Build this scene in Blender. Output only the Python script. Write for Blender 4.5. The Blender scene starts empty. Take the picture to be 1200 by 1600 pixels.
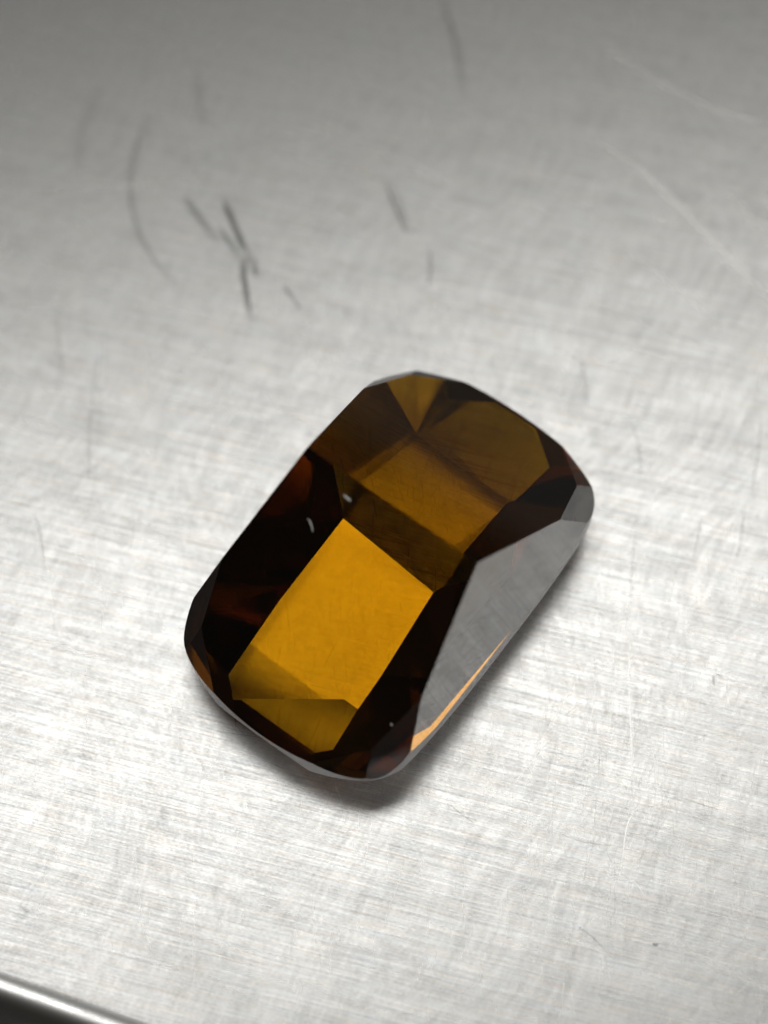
import bpy, math, random
from mathutils import Vector, Matrix

# ------------------------------------------------------------------ units
# 1 "u" = 0.02 mm, the size one photo pixel has at the stone; scene is in metres
U = 0.00002
SC = bpy.context.scene
# shape of the stone's hidden underside, its optics and the lamps (lengths in u, angles in degrees)
K = dict(H=85.1504, RH=248.5427, TW=95.3, TLF=108.9805, TLN=274.6025, DF=15.2804, DN=4.3324, BX=99.5616, BY=246.5797, CX=39.0075, CY=320, TX=-1.5, TY=-1.3535,
         F2Y=221.6546, F2D=11.5839, N1Y=84.0945, N1D=1.5, N2Y=158.9599, N2D=3.1715,
         IOR=2.0273, CR=0.165, CG=0.288, CB=0.9505, DENS=660.0, WORLD=0.016, SR=0.3352,
         Z1=18.5568, A1=-12, W1=0.4951, H1=0.1432, E1=0.73,
         Z2=44.0496, A2=115.6028, W2=1.1904, H2=0.2708, E2=2.1977,
         Z3=35, A3=222, W3=0.06, H3=0.06, E3=0.45)
COL = SC.collection

# ------------------------------------------------------------------ camera
TILT = math.radians(22.0)          # from straight down
DIST = 3500 * U
cam_d = bpy.data.cameras.new('camera')
cam = bpy.data.objects.new('camera', cam_d)
COL.objects.link(cam)
SC.camera = cam
H_GIRDLE = K['H'] * U                  # girdle top above the steel
aim = Vector((0, 0, H_GIRDLE))
cam.location = aim + Vector((0, -math.sin(TILT), math.cos(TILT))) * DIST
cam.rotation_euler = (TILT, 0, 0)
cam_d.sensor_fit = 'VERTICAL'
cam_d.sensor_height = 24
cam_d.sensor_width = 18
cam_d.lens = 24 * 3500 / 1600
cam_d.shift_x = -12.0 / 1600
cam_d.shift_y = 89.5 / 1600
cam_d.clip_start = 0.001
cam_d.clip_end = 20
cam_d.dof.use_dof = True
cam_d.dof.focus_distance = DIST - 60 * U
# aperture about 2.2 mm wide, as in a phone
cam_d.dof.aperture_fstop = 19.0

# ------------------------------------------------------------------ world and lights
w = bpy.data.worlds.new('World')
SC.world = w
w.use_nodes = True
bg = w.node_tree.nodes['Background']
bg.inputs[0].default_value = (1.0, 0.86, 0.62, 1)
bg.inputs[1].default_value = K['WORLD']

def area_lamp(name, loc, target, size, energy, col, size_y=None):
    d = bpy.data.lights.new(name, 'AREA')
    d.energy = energy
    d.color = col
    d.shape = 'RECTANGLE'
    d.size = size
    d.size_y = size_y or size
    o = bpy.data.objects.new(name, d)
    o.location = loc
    o.rotation_euler = (Vector(target) - Vector(loc)).to_track_quat('-Z', 'Y').to_euler()
    COL.objects.link(o)
    return o

for i, nm in ((1, 'ceiling_lamp'), (2, 'side_fill'), (3, 'room_lamp')):  # the second is an added fill, so the stone's right-hand facets reflect grey
    zz, aa = math.radians(K['Z%d' % i]), math.radians(K['A%d' % i])      # zenith angle; azimuth from straight away, clockwise
    p = Vector((math.sin(zz) * math.sin(aa), math.sin(zz) * math.cos(aa), math.cos(zz))) * 0.6
    area_lamp(nm, p, (0, 0, 0), K['W%d' % i], K['E%d' % i], (1.0, 0.988, 0.955), K['H%d' % i])

SC.view_settings.view_transform = 'Standard'
SC.view_settings.look = 'None'
SC.view_settings.exposure = 0.0
SC.view_settings.gamma = 1.0
SC.cycles.max_bounces = 24
SC.cycles.transmission_bounces = 24
SC.cycles.glossy_bounces = 16
SC.cycles.diffuse_bounces = 4
SC.cycles.transparent_max_bounces = 32
SC.cycles.caustics_refractive = True
SC.cycles.caustics_reflective = True
SC.cycles.blur_glossy = 0.0
SC.cycles.sample_clamp_indirect = 8.0

# ------------------------------------------------------------------ node helper
class NT:
    def __init__(self, name):
        self.m = bpy.data.materials.new(name)
        self.m.use_nodes = True
        self.t = self.m.node_tree
        self.t.nodes.clear()
        self.out = self.t.nodes.new('ShaderNodeOutputMaterial')
    def n(self, kind, _in=None, **kw):
        o = self.t.nodes.new('ShaderNode' + kind)
        for k, v in kw.items():
            setattr(o, k, v)
        for k, v in (_in or {}).items():
            if hasattr(v, 'is_output'):
                self.t.links.new(v, o.inputs[k])
            else:
                o.inputs[k].default_value = v
        return o
    def math(self, op, a, b=0.0, c=0.0):
        o = self.n('Math', {0: a, 1: b, 2: c}, operation=op)
        return o.outputs[0]
    def link(self, a, b):
        self.t.links.new(a, b)

def mesh_obj(name, verts, faces, mat, parent=None, smooth=False):
    me = bpy.data.meshes.new(name)
    me.from_pydata(verts, [], faces)
    me.update()
    o = bpy.data.objects.new(name, me)
    COL.objects.link(o)
    if mat:
        me.materials.append(mat)
    if parent:
        o.parent = parent
    if smooth:
        for p in me.polygons:
            p.use_smooth = True
    return o

# ------------------------------------------------------------------ materials
def mat_steel():
    k = NT('brushed_steel')
    co = k.n('TexCoord').outputs['Object']
    uu = k.n('VectorMath', {0: co, 1: (1 / U, 1 / U, 1 / U)}, operation='MULTIPLY').outputs[0]   # in u (0.02 mm)
    def streak(angle, lx, ly, detail, rough=0.6, seed=0.0, warp=0.0):
        v = uu
        if warp:
            wn = k.n('TexNoise', {'Vector': uu, 'Scale': 0.0022, 'Detail': 0.0})
            wv = k.n('VectorMath', {0: wn.outputs['Color'], 1: (0.5, 0.5, 0.5)}, operation='SUBTRACT')
            ws = k.n('VectorMath', {0: wv.outputs[0], 'Scale': warp}, operation='SCALE')
            v = k.n('VectorMath', {0: uu, 1: ws.outputs[0]}, operation='ADD').outputs[0]
        mp = k.n('Mapping', {'Vector': v, 'Rotation': (0, 0, math.radians(angle - 4.5)), 'Location': (seed * 31, seed * 17, 0)})
        mp2 = k.n('Mapping', {'Vector': mp.outputs[0], 'Scale': (1 / lx, 1 / ly, 1)})
        nz = k.n('TexNoise', {'Vector': mp2.outputs[0], 'Scale': 1.0, 'Detail': detail, 'Roughness': rough})
        return nz
    def ctr(x, w_):
        return k.math('MULTIPLY', k.math('SUBTRACT', x.outputs[0], 0.5), w_)
    layers = [(streak(0, 6, 2.4, 2, 0.6, 7.7), 0.34),            # grain
              (streak(0.8, 80, 2.6, 1, 0.5, 3.1), 0.28),         # fine brushing
              (streak(-1.2, 600, 4.5, 2, 0.6, 8.3), 0.28),       # long brushing
              (streak(-84, 70, 9, 2, 0.6, 5.7, 40), 0.14),       # crossing wipe marks
              (streak(-72, 130, 16, 2, 0.6, 2.2, 40), 0.13),
              (streak(-80, 70, 28, 3, 0.6, 6.6, 50), 0.19),      # soft mottling across the grain
              (streak(0, 140, 50, 3, 0.6, 1.9), 0.22)]           # cloudy patches
    tot = None
    for l, w_ in layers:
        c = ctr(l, w_)
        tot = c if tot is None else k.math('ADD', tot, c)
    val = k.math('ADD', tot, K.get('ALB', 0.62))
    tint = streak(0, 90, 6, 2, 0.6, 4.4).outputs[0]
    tint = k.math('MULTIPLY', k.math('SUBTRACT', tint, 0.5), 0.17)
    col = k.n('CombineColor', {0: k.math('MULTIPLY', val, k.math('ADD', 1.0, tint)), 1: k.math('MULTIPLY', val, 0.998),
                               2: k.math('MULTIPLY', val, k.math('SUBTRACT', 0.985, tint))})
    rough = k.math('ADD', k.math('MULTIPLY', tot, -0.25), K['SR'])
    p = k.n('BsdfPrincipled', {'Base Color': col.outputs[0], 'Metallic': 1.0, 'Roughness': rough})
    k.link(p.outputs[0], k.out.inputs[0])
    return k.m

def mat_scratch(name, col, rough, strength):
    k = NT(name)
    at = k.n('Attribute', attribute_name='fade')
    p = k.n('BsdfPrincipled', {'Base Color': (*col, 1), 'Metallic': 1.0, 'Roughness': rough})
    tr = k.n('BsdfTransparent')
    f = k.math('MULTIPLY', at.outputs['Fac'], strength)
    mx = k.n('MixShader', {0: f, 1: tr.outputs[0], 2: p.outputs[0]})
    k.link(mx.outputs[0], k.out.inputs[0])
    return k.m

def mat_facet(name, rough=0.0):
    k = NT(name)
    g = k.n('BsdfGlass', {'Color': (1, 1, 1, 1), 'Roughness': rough, 'IOR': K['IOR']})
    k.link(g.outputs[0], k.out.inputs[0])
    return k.m

def mat_girdle():
    k = NT('frosted_girdle')
    g = k.n('BsdfGlass', {'Color': (1, 1, 1, 1), 'Roughness': 0.25, 'IOR': K['IOR']})
    d = k.n('BsdfPrincipled', {'Base Color': (0.45, 0.45, 0.46, 1), 'Roughness': 0.35})
    mx = k.n('MixShader', {0: 0.55, 1: g.outputs[0], 2: d.outputs[0]})
    k.link(mx.outputs[0], k.out.inputs[0])
    return k.m

def mat_core():
    k = NT('amber_brown_body')
    v = k.n('VolumeAbsorption', {'Color': (1 - K['CR'], 1 - K['CG'], 1 - K['CB'], 1), 'Density': K['DENS']})
    k.link(v.outputs[0], k.out.inputs['Volume'])
    return k.m

def mat_dark():
    k = NT('dark_bench')
    nz = k.n('TexNoise', {'Scale': 60.0, 'Detail': 5})
    r = k.n('ValToRGB', {0: nz.outputs[0]})
    r.color_ramp.elements[0].color = (0.012, 0.011, 0.010, 1)
    r.color_ramp.elements[1].color = (0.03, 0.027, 0.024, 1)
    p = k.n('BsdfPrincipled', {'Base Color': r.outputs[0], 'Roughness': 0.6})
    k.link(p.outputs[0], k.out.inputs[0])
    return k.m

# ------------------------------------------------------------------ the setting
bench = mesh_obj('bench_top', [(-.6, -.6, -.03), (.6, -.6, -.03), (.6, .6, -.03), (-.6, .6, -.03)], [(0, 1, 2, 3)], mat_dark())
bench['kind'] = 'structure'

# steel plate: its near edge is rounded over and runs at a slight slope
PLATE_ANG = math.radians(-19.4)
EDGE_R = 0.0011
def plate():
    r = EDGE_R
    prof = [(0.0, -0.028), (0.0, -r)]
    for i in range(1, 17):
        a = math.pi / 2 * i / 16
        prof.append((r - r * math.cos(a), -r + r * math.sin(a)))
    prof += [(0.12, 0.0), (0.12, -0.028)]
    x0, x1 = -0.12, 0.12
    n = len(prof)
    v = [(x0, y, z) for y, z in prof] + [(x1, y, z) for y, z in prof]
    f = [(i, (i + 1) % n, (i + 1) % n + n, i + n) for i in range(n)]
    f.append(tuple(range(n - 1, -1, -1)))
    f.append(tuple(range(n, 2 * n)))
    f = [tuple(reversed(q)) for q in f]
    o = mesh_obj('steel_plate', v, f, mat_steel())
    for p in o.data.polygons:
        p.use_smooth = abs(p.normal.x) < 0.5 and 0.02 < p.normal.z < 0.999
    o['label'] = 'scratched brushed stainless steel plate with a rounded edge, under the gemstone'
    o['category'] = 'plate'
    return o
steel = plate()
steel.rotation_euler = (0, 0, PLATE_ANG)

def pixel_ray(px, py):
    """direction through a photo pixel (1200 x 1600 frame)"""
    x, y = px - 612.0, -(py - 889.5)
    f = Vector((0, math.sin(TILT), -math.cos(TILT)))
    up = Vector((0, math.cos(TILT), math.sin(TILT)))
    return (f * 3500 + Vector((1, 0, 0)) * x + up * y).normalized()
def on_steel(px, py, z=0.0):
    d = pixel_ray(px, py)
    return cam.location + d * ((z - cam.location.z) / d.z)
# the rounding begins where the photograph's bright rim does
steel.location = on_steel(0, 1516) - Matrix.Rotation(PLATE_ANG, 3, 'Z') @ Vector((0, EDGE_R, 0))

# ------------------------------------------------------------------ scratches on the steel
INV = (Matrix.Translation(steel.location) @ Matrix.Rotation(PLATE_ANG, 4, 'Z')).inverted()

def ribbon_geo(pts, width, z, V, F, A, strength=1.0):
    """a soft-edged flat mark along world points: fades at its ends and its sides"""
    # resample smoothly
    n = len(pts)
    sm = []
    for i in range(n - 1):
        p0, p1, p2, p3 = pts[max(i - 1, 0)], pts[i], pts[i + 1], pts[min(i + 2, n - 1)]
        for q in range(6):
            t = q / 6
            sm.append(0.5 * ((2 * p1) + (p2 - p0) * t + (2 * p0 - 5 * p1 + 4 * p2 - p3) * t * t + (3 * p1 - p0 - 3 * p2 + p3) * t ** 3))
    sm.append(pts[-1])
    m = len(sm)
    base = len(V)
    for i, p in enumerate(sm):
        d = (sm[min(i + 1, m - 1)] - sm[max(i - 1, 0)])
        d.z = 0
        if d.length < 1e-12:
            d = Vector((1, 0, 0))
        d.normalize()
        nrm = Vector((-d.y, d.x, 0))
        t = i / (m - 1)
        e = min(1.0, 3.5 * t, 3.5 * (1 - t)) * strength
        for sgn, al in ((-1, 0.0), (0, e), (1, 0.0)):
            q = INV @ (p + nrm * (sgn * width * 0.5))
            V.append((q.x, q.y, z))
            A.append(al)
    for i in range(m - 1):
        for c in (0, 1):
            a0 = base + i * 3 + c
            F.append((a0, a0 + 3, a0 + 4, a0 + 1))

def ribbon_obj(name, V, F, A, mat):
    o = mesh_obj(name, V, F, mat, steel)
    at = o.data.attributes.new('fade', 'FLOAT', 'POINT')
    at.data.foreach_set('value', A)
    return o

M_DARK = mat_scratch('dark_scuff', (0.16, 0.16, 0.15), 0.45, 0.6)
M_LIGHT = mat_scratch('bright_scratch', (0.97, 0.965, 0.95), K['SR'], 1.0)

DARK_MARKS = [  # photo points, width in px, strength
    ([(349, 313), (366, 355), (384, 402)], 15, 0.75),
    ([(384, 396), (381, 425), (384, 455), (391, 502)], 15, 0.8),
    ([(286, 303), (305, 330), (342, 378)], 9, 0.6),
    ([(343, 352), (362, 382), (380, 404)], 9, 0.5),
    ([(388, 398), (402, 415), (404, 434)], 14, 0.55),
    ([(441, 446), (457, 464), (472, 487)], 9, 0.55),
    ([(602, 280), (618, 318), (637, 366)], 10, 0.6),
    ([(233, 170), (222, 212), (208, 262), (207, 305), (216, 362), (245, 415), (283, 448)], 14, 0.28),
    ([(688, -10), (704, 40), (716, 80), (726, 150)], 16, 0.33),
    ([(670, 385), (673, 420), (670, 458)], 9, 0.35),
    ([(160, 130), (135, 180), (118, 270)], 18, 0.17),
    ([(315, 105), (312, 150), (318, 200)], 18, 0.2),
    ([(52, 800), (62, 835), (70, 900)], 6, 0.25),
    ([(152, 560), (141, 660), (139, 760)], 11, 0.12),
    ([(88, 470), (92, 545), (98, 620)], 12, 0.13),
    ([(997, 790), (992, 835), (986, 905), (984, 960)], 4.5, 0.3),
    ([(986, 655), (998, 700), (1000, 745)], 5, 0.3),
    ([(1098, 803), (1090, 845), (1082, 875)], 4, 0.25),
    ([(1164, 790), (1158, 840), (1150, 880)], 4, 0.25),
    ([(1190, 640), (1186, 700), (1172, 780)], 5, 0.3),
    ([(1116, 1053), (1114, 1064), (1117, 1073)], 5, 0.7),
    ([(1117, 1054), (1128, 1056)], 4, 0.5),
    ([(1018, 1474), (1022, 1476), (1027, 1475)], 6, 0.8),
    ([(900, 1445), (926, 1464), (948, 1487)], 3.5, 0.45),
    ([(702, 1256), (725, 1275), (742, 1288)], 4, 0.35),
    ([(28, 1412), (45, 1424)], 7, 0.3),
    ([(905, 560), (912, 600), (918, 640)], 8, 0.25),
]
LIGHT_MARKS = [
    ([(905, 205), (985, 255), (1050, 312), (1120, 385), (1170, 435), (1215, 475)], 11, 0.9),
    ([(940, 72), (1030, 128), (1110, 165), (1205, 196)], 12, 0.6),
    ([(1135, 305), (1165, 330), (1190, 358)], 8, 0.7),
    ([(970, 385), (1040, 435), (1112, 497)], 7, 0.55),
    ([(590, 236), (650, 262), (705, 290)], 12, 0.3),
    ([(985, 955), (983, 1050), (987, 1160), (991, 1262)], 4, 0.8),
    ([(998, 1262), (982, 1285), (975, 1325), (972, 1368)], 5, 0.85),
    ([(950, 1365), (990, 1378), (1004, 1394), (1010, 1414)], 4, 0.75),
    ([(862, 1152), (826, 1196), (795, 1232)], 3.5, 0.7),
    ([(845, 1170), (836, 1192), (822, 1230)], 3, 0.6),
    ([(908, 1052), (880, 1100), (846, 1160)], 3.5, 0.6),
    ([(1020, 1165), (1024, 1200), (1030, 1232)], 3.5, 0.7),
    ([(207, 1320), (214, 1370), (222, 1440), (243, 1505)], 4.5, 0.6),
    ([(245, 1508), (278, 1516)], 4, 0.5),
    ([(880, 1460), (920, 1478), (962, 1498)], 4, 0.7),
    ([(1060, 1480), (1130, 1510), (1210, 1548)], 8, 0.6),
    ([(934, 1532), (962, 1505)], 3, 0.5),
    ([(640, 1275), (641, 1300)], 3, 0.8),
    ([(562, 1262), (560, 1296)], 3, 0.7),
    ([(580, 1268), (580, 1302)], 3.5, 0.8),
    ([(548, 1262), (546, 1284)], 2.5, 0.6),
    ([(930, 1050), (929, 1090), (924, 1130)], 3, 0.5),
    ([(880, 1500), (892, 1462)], 2.5, 0.0),
    ([(0, 985), (70, 1002), (160, 1030)], 9, 0.4),
    ([(1120, 1205), (1180, 1180), (1215, 1150)], 12, 0.5),
    ([(1040, 1150), (1120, 1172), (1215, 1190)], 10, 0.6),
    ([(1000, 1085), (1090, 1115), (1215, 1135)], 10, 0.4),
    ([(30, 655), (130, 680), (260, 715)], 12, 0.3),
    ([(0, 470), (60, 478), (120, 480)], 10, 0.3),
    ([(60, 295), (170, 292), (240, 292)], 14, 0.3),
]
MR = random.Random(5)
for marks, mat, nm, z in ((DARK_MARKS, M_DARK, 'dark_scratch', 1.2e-6), (LIGHT_MARKS, M_LIGHT, 'bright_scratch', 1.5e-6)):
    for pts, wd, st in marks:
        if st <= 0:
            continue
        V, F, A = [], [], []
        # a mark is a bundle of a few uneven strands, not one clean stroke
        big = wd > 7
        for j in range(4 if big else 2):
            jit = wd * (0.22 if big else 0.12)
            ox, oy = MR.gauss(0, jit), MR.gauss(0, jit)
            q = [(x + ox + MR.gauss(0, jit * 0.8), y + oy + MR.gauss(0, jit * 0.8)) for x, y in pts]
            ribbon_geo([on_steel(*p) for p in q], wd * U * MR.uniform(0.45, 1.1), z + j * 4e-8, V, F, A, min(1.0, st * MR.uniform(0.35, 0.75) * (1.0 if big else 1.4)))
        ribbon_obj(nm, V, F, A, mat)

def fine_scratches():
    rnd = random.Random(11)
    for nm, mat, count, z in (('fine_bright_scratches', M_LIGHT, 2600, 0.8e-6), ('fine_dark_scratches', M_DARK, 420, 0.5e-6)):
        V, F, A = [], [], []
        for i in range(count):
            px, py = rnd.uniform(-60, 1260), rnd.uniform(-60, 1640)
            if mat is M_LIGHT and rnd.random() < 0.4:      # more handling wear on this part of the plate
                px, py = rnd.gauss(1000, 170), rnd.gauss(1230, 190)
            elif rnd.random() < 0.22:
                px, py = rnd.gauss(590, 110), rnd.gauss(920, 130)
            r = rnd.random()
            if r < 0.55:
                ang, ln = math.radians(rnd.gauss(15, 4)), rnd.choice((25, 40, 70, 120)) * rnd.uniform(0.7, 1.3)
            elif r < 0.9:
                ang, ln = math.radians(rnd.gauss(96, 9)), rnd.choice((15, 25, 45, 80)) * rnd.uniform(0.7, 1.3)
            else:
                ang, ln = math.radians(rnd.uniform(20, 160)), rnd.uniform(20, 60)
            bend = rnd.gauss(0, 0.03) * ln
            dx, dy = math.cos(ang), math.sin(ang)
            pts = [(px + dx * ln * t - dy * bend * (1 - (2 * t - 1) ** 2), py + dy * ln * t + dx * bend * (1 - (2 * t - 1) ** 2)) for t in (0, 0.5, 1)]
            pts = [on_steel(*p) for p in pts]
            if any((INV @ p).y < 0.0026 for p in pts):
                continue
            ribbon_geo(pts, rnd.uniform(1.6, 3.6) * U, z, V, F, A, rnd.uniform(0.12, 0.55) ** 1.3 * (0.25 if mat is M_DARK else 1.5))
        o = ribbon_obj(nm, V, F, A, mat)
        o['kind'] = 'stuff'
fine_scratches()

# ------------------------------------------------------------------ the gemstone
GEM_ANG = math.radians(-36.6)
TH = 16          # girdle thickness in u
# all points relative to the girdle's upper edge (z = 0 at girdle top), +y runs away from the camera
HB = K['H']
Rr, Rh = 154.5, K['RH']
P = (186.5, 176.5, 119.0)
Q = (160.5, 264.0, 57.5)
G = (175.0, 289.5, 0.0)
S = (210.0, 211.7, 0.0)
E_ = (71.6, 331.0, 0.0)

def plane3(a, b, c, inside=(0, 0, 40)):
    a, b, c = Vector(a), Vector(b), Vector(c)
    n = (b - a).cross(c - a).normalized()
    if n.dot(Vector(inside) - a) > 0:
        n = -n
    return (n, n.dot(a))

def outline():
    # a quarter of the cushion outline, smoothed, mirrored
    q = [(215, 0), (214.3, 110), (209.5, 206), (201.5, 257), (179, 294), (132, 318), (72, 332), (0, 337)]
    full = [(x, y) for x, y in q] + [(-x, y) for x, y in q[-2::-1]] + [(-x, -y) for x, y in q[1:]] + [(x, -y) for x, y in q[-2:0:-1]]
    n = len(full)
    pts = []
    for i in range(n):
        p0, p1, p2, p3 = (Vector(full[(i + j - 1) % n]) for j in range(4))
        for s in range(4):
            t = s / 4
            pts.append(0.5 * ((2 * p1) + (p2 - p0) * t + (2 * p0 - 5 * p1 + 4 * p2 - p3) * t * t + (3 * p1 - p0 - 3 * p2 + p3) * t ** 3))
    # convex hull
    pts = sorted((round(p.x, 4), round(p.y, 4)) for p in pts)
    def half(ps):
        h = []
        for p in ps:
            while len(h) > 1 and (h[-1][0] - h[-2][0]) * (p[1] - h[-2][1]) - (h[-1][1] - h[-2][1]) * (p[0] - h[-2][0]) <= 1e-6:
                h.pop()
            h.append(p)
        return h[:-1]
    return half(pts) + half(pts[::-1])

def plane_round(p, q, h, o):
    """the plane through p and q that just touches the girdle outline at height h"""
    p, q = Vector(p), Vector(q)
    out = Vector(((p.x + q.x) / 2, (p.y + q.y) / 2, 0))
    for x, y in sorted(o, key=lambda v: -(v[0] * out.x + v[1] * out.y)):
        X = Vector((x, y, h))
        if (q - p).cross(X - p).length < 1e-3:
            continue
        n, d = plane3(p, q, X)
        if n.dot(out) > 0 and all(n.x * a + n.y * b + n.z * h <= d + 1e-3 for a, b in o):
            return n, d
    raise ValueError('no touching plane')

def build_planes():
    pl = []          # (kind, normal, d)
    o = outline()
    for sy in (-1, 1):
        pl.append(('main', plane3((-Rr, 0, Rh), (Rr, 0, Rh), (P[0], sy * P[1], P[2]))))
        pl.append(('end', plane_round((Q[0], sy * Q[1], Q[2]), (-Q[0], sy * Q[1], Q[2]), 0, o)))
    for sx in (-1, 1):
        pl.append(('side', plane_round((sx * Rr, -20, Rh), (sx * Rr, 20, Rh), 0, o)))
        for sy in (-1, 1):
            f = lambda p: (sx * p[0], sy * p[1], p[2])
            pl.append(('corner', plane_round(f(P), f(Q), 0, o)))
            g2 = (Q[0] + (E_[0] - G[0]) * .3, Q[1] + (E_[1] - G[1]) * .3, Q[2])
            pl.append(('corner', plane_round(f(Q), f(g2), 0, o)))
    for sgn in (0,):
        tn = Vector((math.tan(math.radians(K['TX'])), math.tan(math.radians(K['TY'])), -1)).normalized()
        pl.append(('table', (tn, max(tn.dot(Vector((x, y, -HB))) for x, y in ((0, 0),)))))
    # crown facets below the girdle: each through one edge of the table and one point of the girdle
    def crown(p, q, g):
        pl.append(('crown', plane3(p, q, g) if g else plane_round(p, q, -TH, o)))
    tw = K['TW']
    for s in (-1, 1):
        crown((s * tw, 0, -HB), (s * tw, -50, -HB), (s * 214, 0, -TH - 1))
    # the underside steps up towards both ends: (distance from the middle, slope) pairs
    for s2, steps in ((1, [(K['TLF'], K['DF']), (K['F2Y'], K['F2D'])]),
                      (-1, [(K['N1Y'], K['N1D']), (K['N2Y'], K['N2D']), (K['TLN'], K['DN'])])):
        steps = sorted(steps)
        brk, yy, z0, sl = [], steps[0][0], -HB, 0.0
        for y, de in steps:
            z0 += (y - yy) * sl
            yy, sl = y, max(sl + 0.002, math.tan(math.radians(de)))
            brk.append((y, z0, sl))
        def zz(y):
            z = -HB
            for y_, z_, s_ in brk:
                if y > y_:
                    z = z_ + (y - y_) * s_
            return min(z, -TH - 4)
        tl = steps[0][0] if s2 > 0 else 94.0
        A, B, C = (tw, tl, zz(tl)), (K['BX'], K['BY'], zz(K['BY'])), (K['CX'], K['CY'], zz(K['CY']))
        for y_, z_, s_ in brk:
            crown((100, s2 * y_, z_), (-100, s2 * y_, z_), (0, s2 * (y_ + 100), z_ + 100 * s_))
        crown((C[0], s2 * C[1], C[2]), (-C[0], s2 * C[1], C[2]), (0, s2 * 336, -TH - 1))
        for s in (-1, 1):
            f = lambda p: (s * p[0], s2 * p[1], p[2])
            crown(f(A), f(B), f((207, 230, -TH)))
            crown(f(B), f(C), f((144, 314, -TH)))
    for i in range(len(o)):
        a, b = Vector((*o[i], 0)), Vector((*o[(i + 1) % len(o)], 0))
        pl.append(('girdle', plane3(a, b, a + Vector((0, 0, 10)))))
    return pl

def facet_polys(pl):
    res = []
    for i, (kind, (n, d)) in enumerate(pl):
        t = n.orthogonal().normalized()
        b = n.cross(t)
        c = n * d
        poly = [c + (t * x + b * y) * 3000 for x, y in ((-1, -1), (1, -1), (1, 1), (-1, 1))]
        for j, (_, (m, e)) in enumerate(pl):
            if i == j:
                continue
            new = []
            for a in range(len(poly)):
                p, q = poly[a], poly[(a + 1) % len(poly)]
                dp, dq = m.dot(p) - e, m.dot(q) - e
                if dp <= 0:
                    new.append(p)
                if (dp < 0 < dq) or (dq < 0 < dp):
                    new.append(p + (q - p) * (dp / (dp - dq)))
            poly = new
            if len(poly) < 3:
                break
        clean = []
        for p in poly:
            if not clean or (p - clean[-1]).length > 1e-3:
                clean.append(p)
        if len(clean) > 2 and (clean[0] - clean[-1]).length <= 1e-3:
            clean.pop()
        if len(clean) >= 3:
            res.append((kind, clean))
    return res

def build_gem():
    root = bpy.data.objects.new('gemstone', None)
    root.empty_display_size = 0.002
    COL.objects.link(root)
    root.location = (0, 0, 3e-6)
    root.rotation_euler = (0, 0, GEM_ANG)
    root['label'] = 'amber brown faceted cushion gemstone with a ridge across its top, on scratched steel'
    root['category'] = 'gemstone'
    polys = facet_polys(build_planes())
    mf = mat_facet('polished_facet')
    mg = mat_girdle()
    names = {'main': 'pavilion_facet', 'end': 'end_facet', 'side': 'side_facet', 'corner': 'corner_facet', 'table': 'table_facet', 'crown': 'crown_facet'}
    lift = Vector((0, 0, -min(p.z for _, poly in polys for p in poly)))
    global GEM_LIFT
    GEM_LIFT = lift.z
    gv, gf = [], []
    cv, cf = [], []
    for kind, poly in polys:
        pv = [(p + lift) * U for p in poly]
        base = len(cv)
        cv += [p for p in pv]
        cf.append(tuple(range(base, base + len(pv))))
        if kind == 'girdle':
            base = len(gv)
            gv += pv
            gf.append(tuple(range(base, base + len(pv))))
        else:
            mesh_obj(names[kind], pv, [tuple(range(len(pv)))], mf, root)
    mesh_obj('girdle', gv, gf, mg, root)
    # the coloured body just inside the polished skin: welded and closed
    import bmesh
    c0 = Vector((0, 0, 90 * U))
    me = bpy.data.meshes.new('body')
    me.from_pydata([c0 + (p - c0) * 0.9985 for p in cv], [], cf)
    bm = bmesh.new()
    bm.from_mesh(me)
    bmesh.ops.remove_doubles(bm, verts=bm.verts, dist=0.02 * U)
    bmesh.ops.recalc_face_normals(bm, faces=bm.faces)
    bm.to_mesh(me)
    bm.free()
    o = bpy.data.objects.new('body', me)
    me.materials.append(mat_core())
    o.parent = root
    COL.objects.link(o)
    return root
gem = build_gem()

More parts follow.
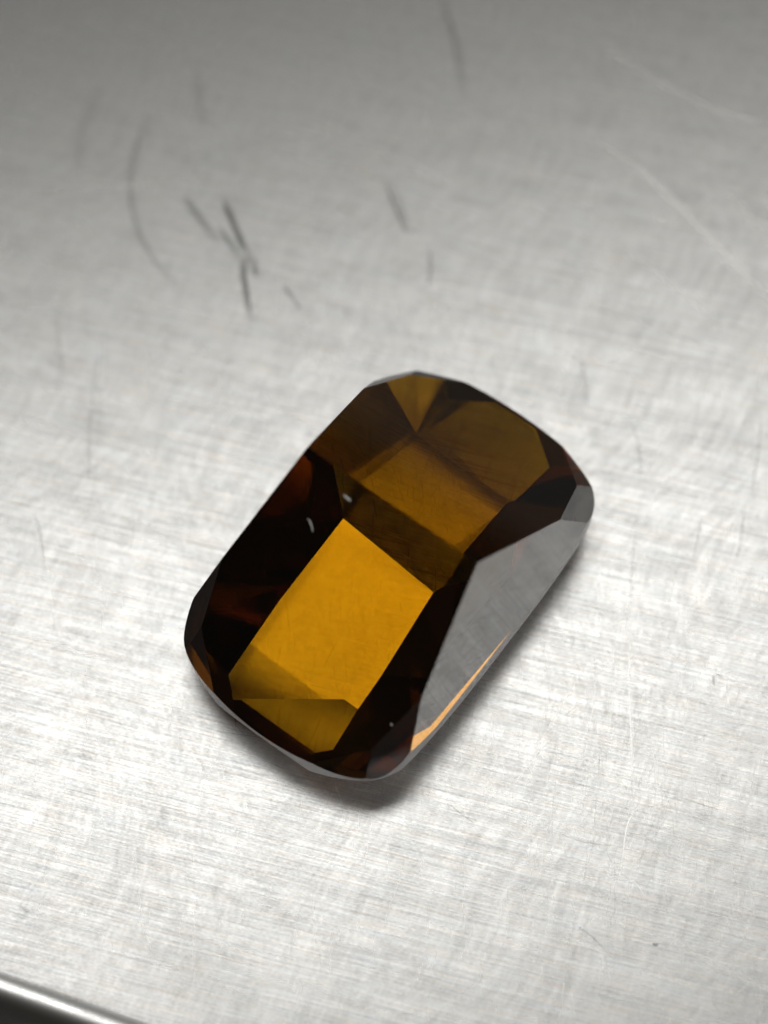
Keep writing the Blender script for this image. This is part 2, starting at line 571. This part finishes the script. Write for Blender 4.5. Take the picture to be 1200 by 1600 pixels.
# ------------------------------------------------------------------ dust on the stone
def mat_dust():
    k = NT('dust')
    nz = k.n('TexNoise', {'Scale': 40000.0, 'Detail': 2})
    c = k.n('MixRGB', {0: nz.outputs[0], 1: (0.30, 0.29, 0.27, 1), 2: (0.55, 0.54, 0.52, 1)})
    p = k.n('BsdfPrincipled', {'Base Color': c.outputs[0], 'Roughness': 0.9})
    k.link(p.outputs[0], k.out.inputs[0])
    return k.m
M_DUST = mat_dust()
def on_near_facet(px, py):
    """where a pixel's ray meets the big facet that slopes towards the camera"""
    rot = Matrix.Rotation(GEM_ANG, 3, 'Z')
    n, d = plane3((-Rr, 0, Rh), (Rr, 0, Rh), (P[0], -P[1], P[2]))
    base = gem.location + Vector((0, 0, GEM_LIFT * U))
    nw = rot @ n
    o, v = cam.location - base, pixel_ray(px, py)
    t = (d * U - nw.dot(o)) / nw.dot(v)
    return cam.location + v * t, nw
def dust(name, pts, rad, label):
    """a lumpy fibre or flake lying on the facet: a tapering uneven tube"""
    rnd = random.Random(name + label)
    line = []
    for p in pts:
        w_, n = on_near_facet(*p)
        line.append(w_ + n * rad * U * 0.7)
    V, F = [], []
    k = 7
    m = len(line)
    org = line[m // 2]
    for i, p in enumerate(line):
        d = (line[min(i + 1, m - 1)] - line[max(i - 1, 0)]).normalized()
        a = n.cross(d).normalized()
        t = i / (m - 1)
        rr = rad * U * (0.25 + 0.75 * math.sin(math.pi * (0.12 + 0.76 * t)))
        for j in range(k):
            th = 2 * math.pi * j / k
            q = p - org + (a * math.cos(th) + n * math.sin(th) * 0.6) * rr * rnd.uniform(0.7, 1.25)
            V.append(q)
    for i in range(m - 1):
        for j in range(k):
            F.append((i * k + j, i * k + (j + 1) % k, (i + 1) * k + (j + 1) % k, (i + 1) * k + j))
    F.append(tuple(range(k - 1, -1, -1)))
    F.append(tuple(range((m - 1) * k, m * k)))
    o = mesh_obj(name, V, F, M_DUST, None, True)
    o.location = org
    o['label'] = label
    o['category'] = 'dust'
dust('dust_flake', [(537, 773), (540, 776), (543, 778), (546, 781), (548, 783)], 2.6, 'pale oblong dust flake on the dark part of the gemstone below its ridge')
dust('dust_fibre', [(481, 810), (484, 814), (486, 819), (488, 825), (489, 831)], 1.5, 'thin pale dust fibre on the gemstone beside the golden patch')
dust('dust_flake', [(611, 1130), (612, 1132), (613, 1134)], 1.6, 'tiny pale dust speck on the gemstone close to its grey corner facet')
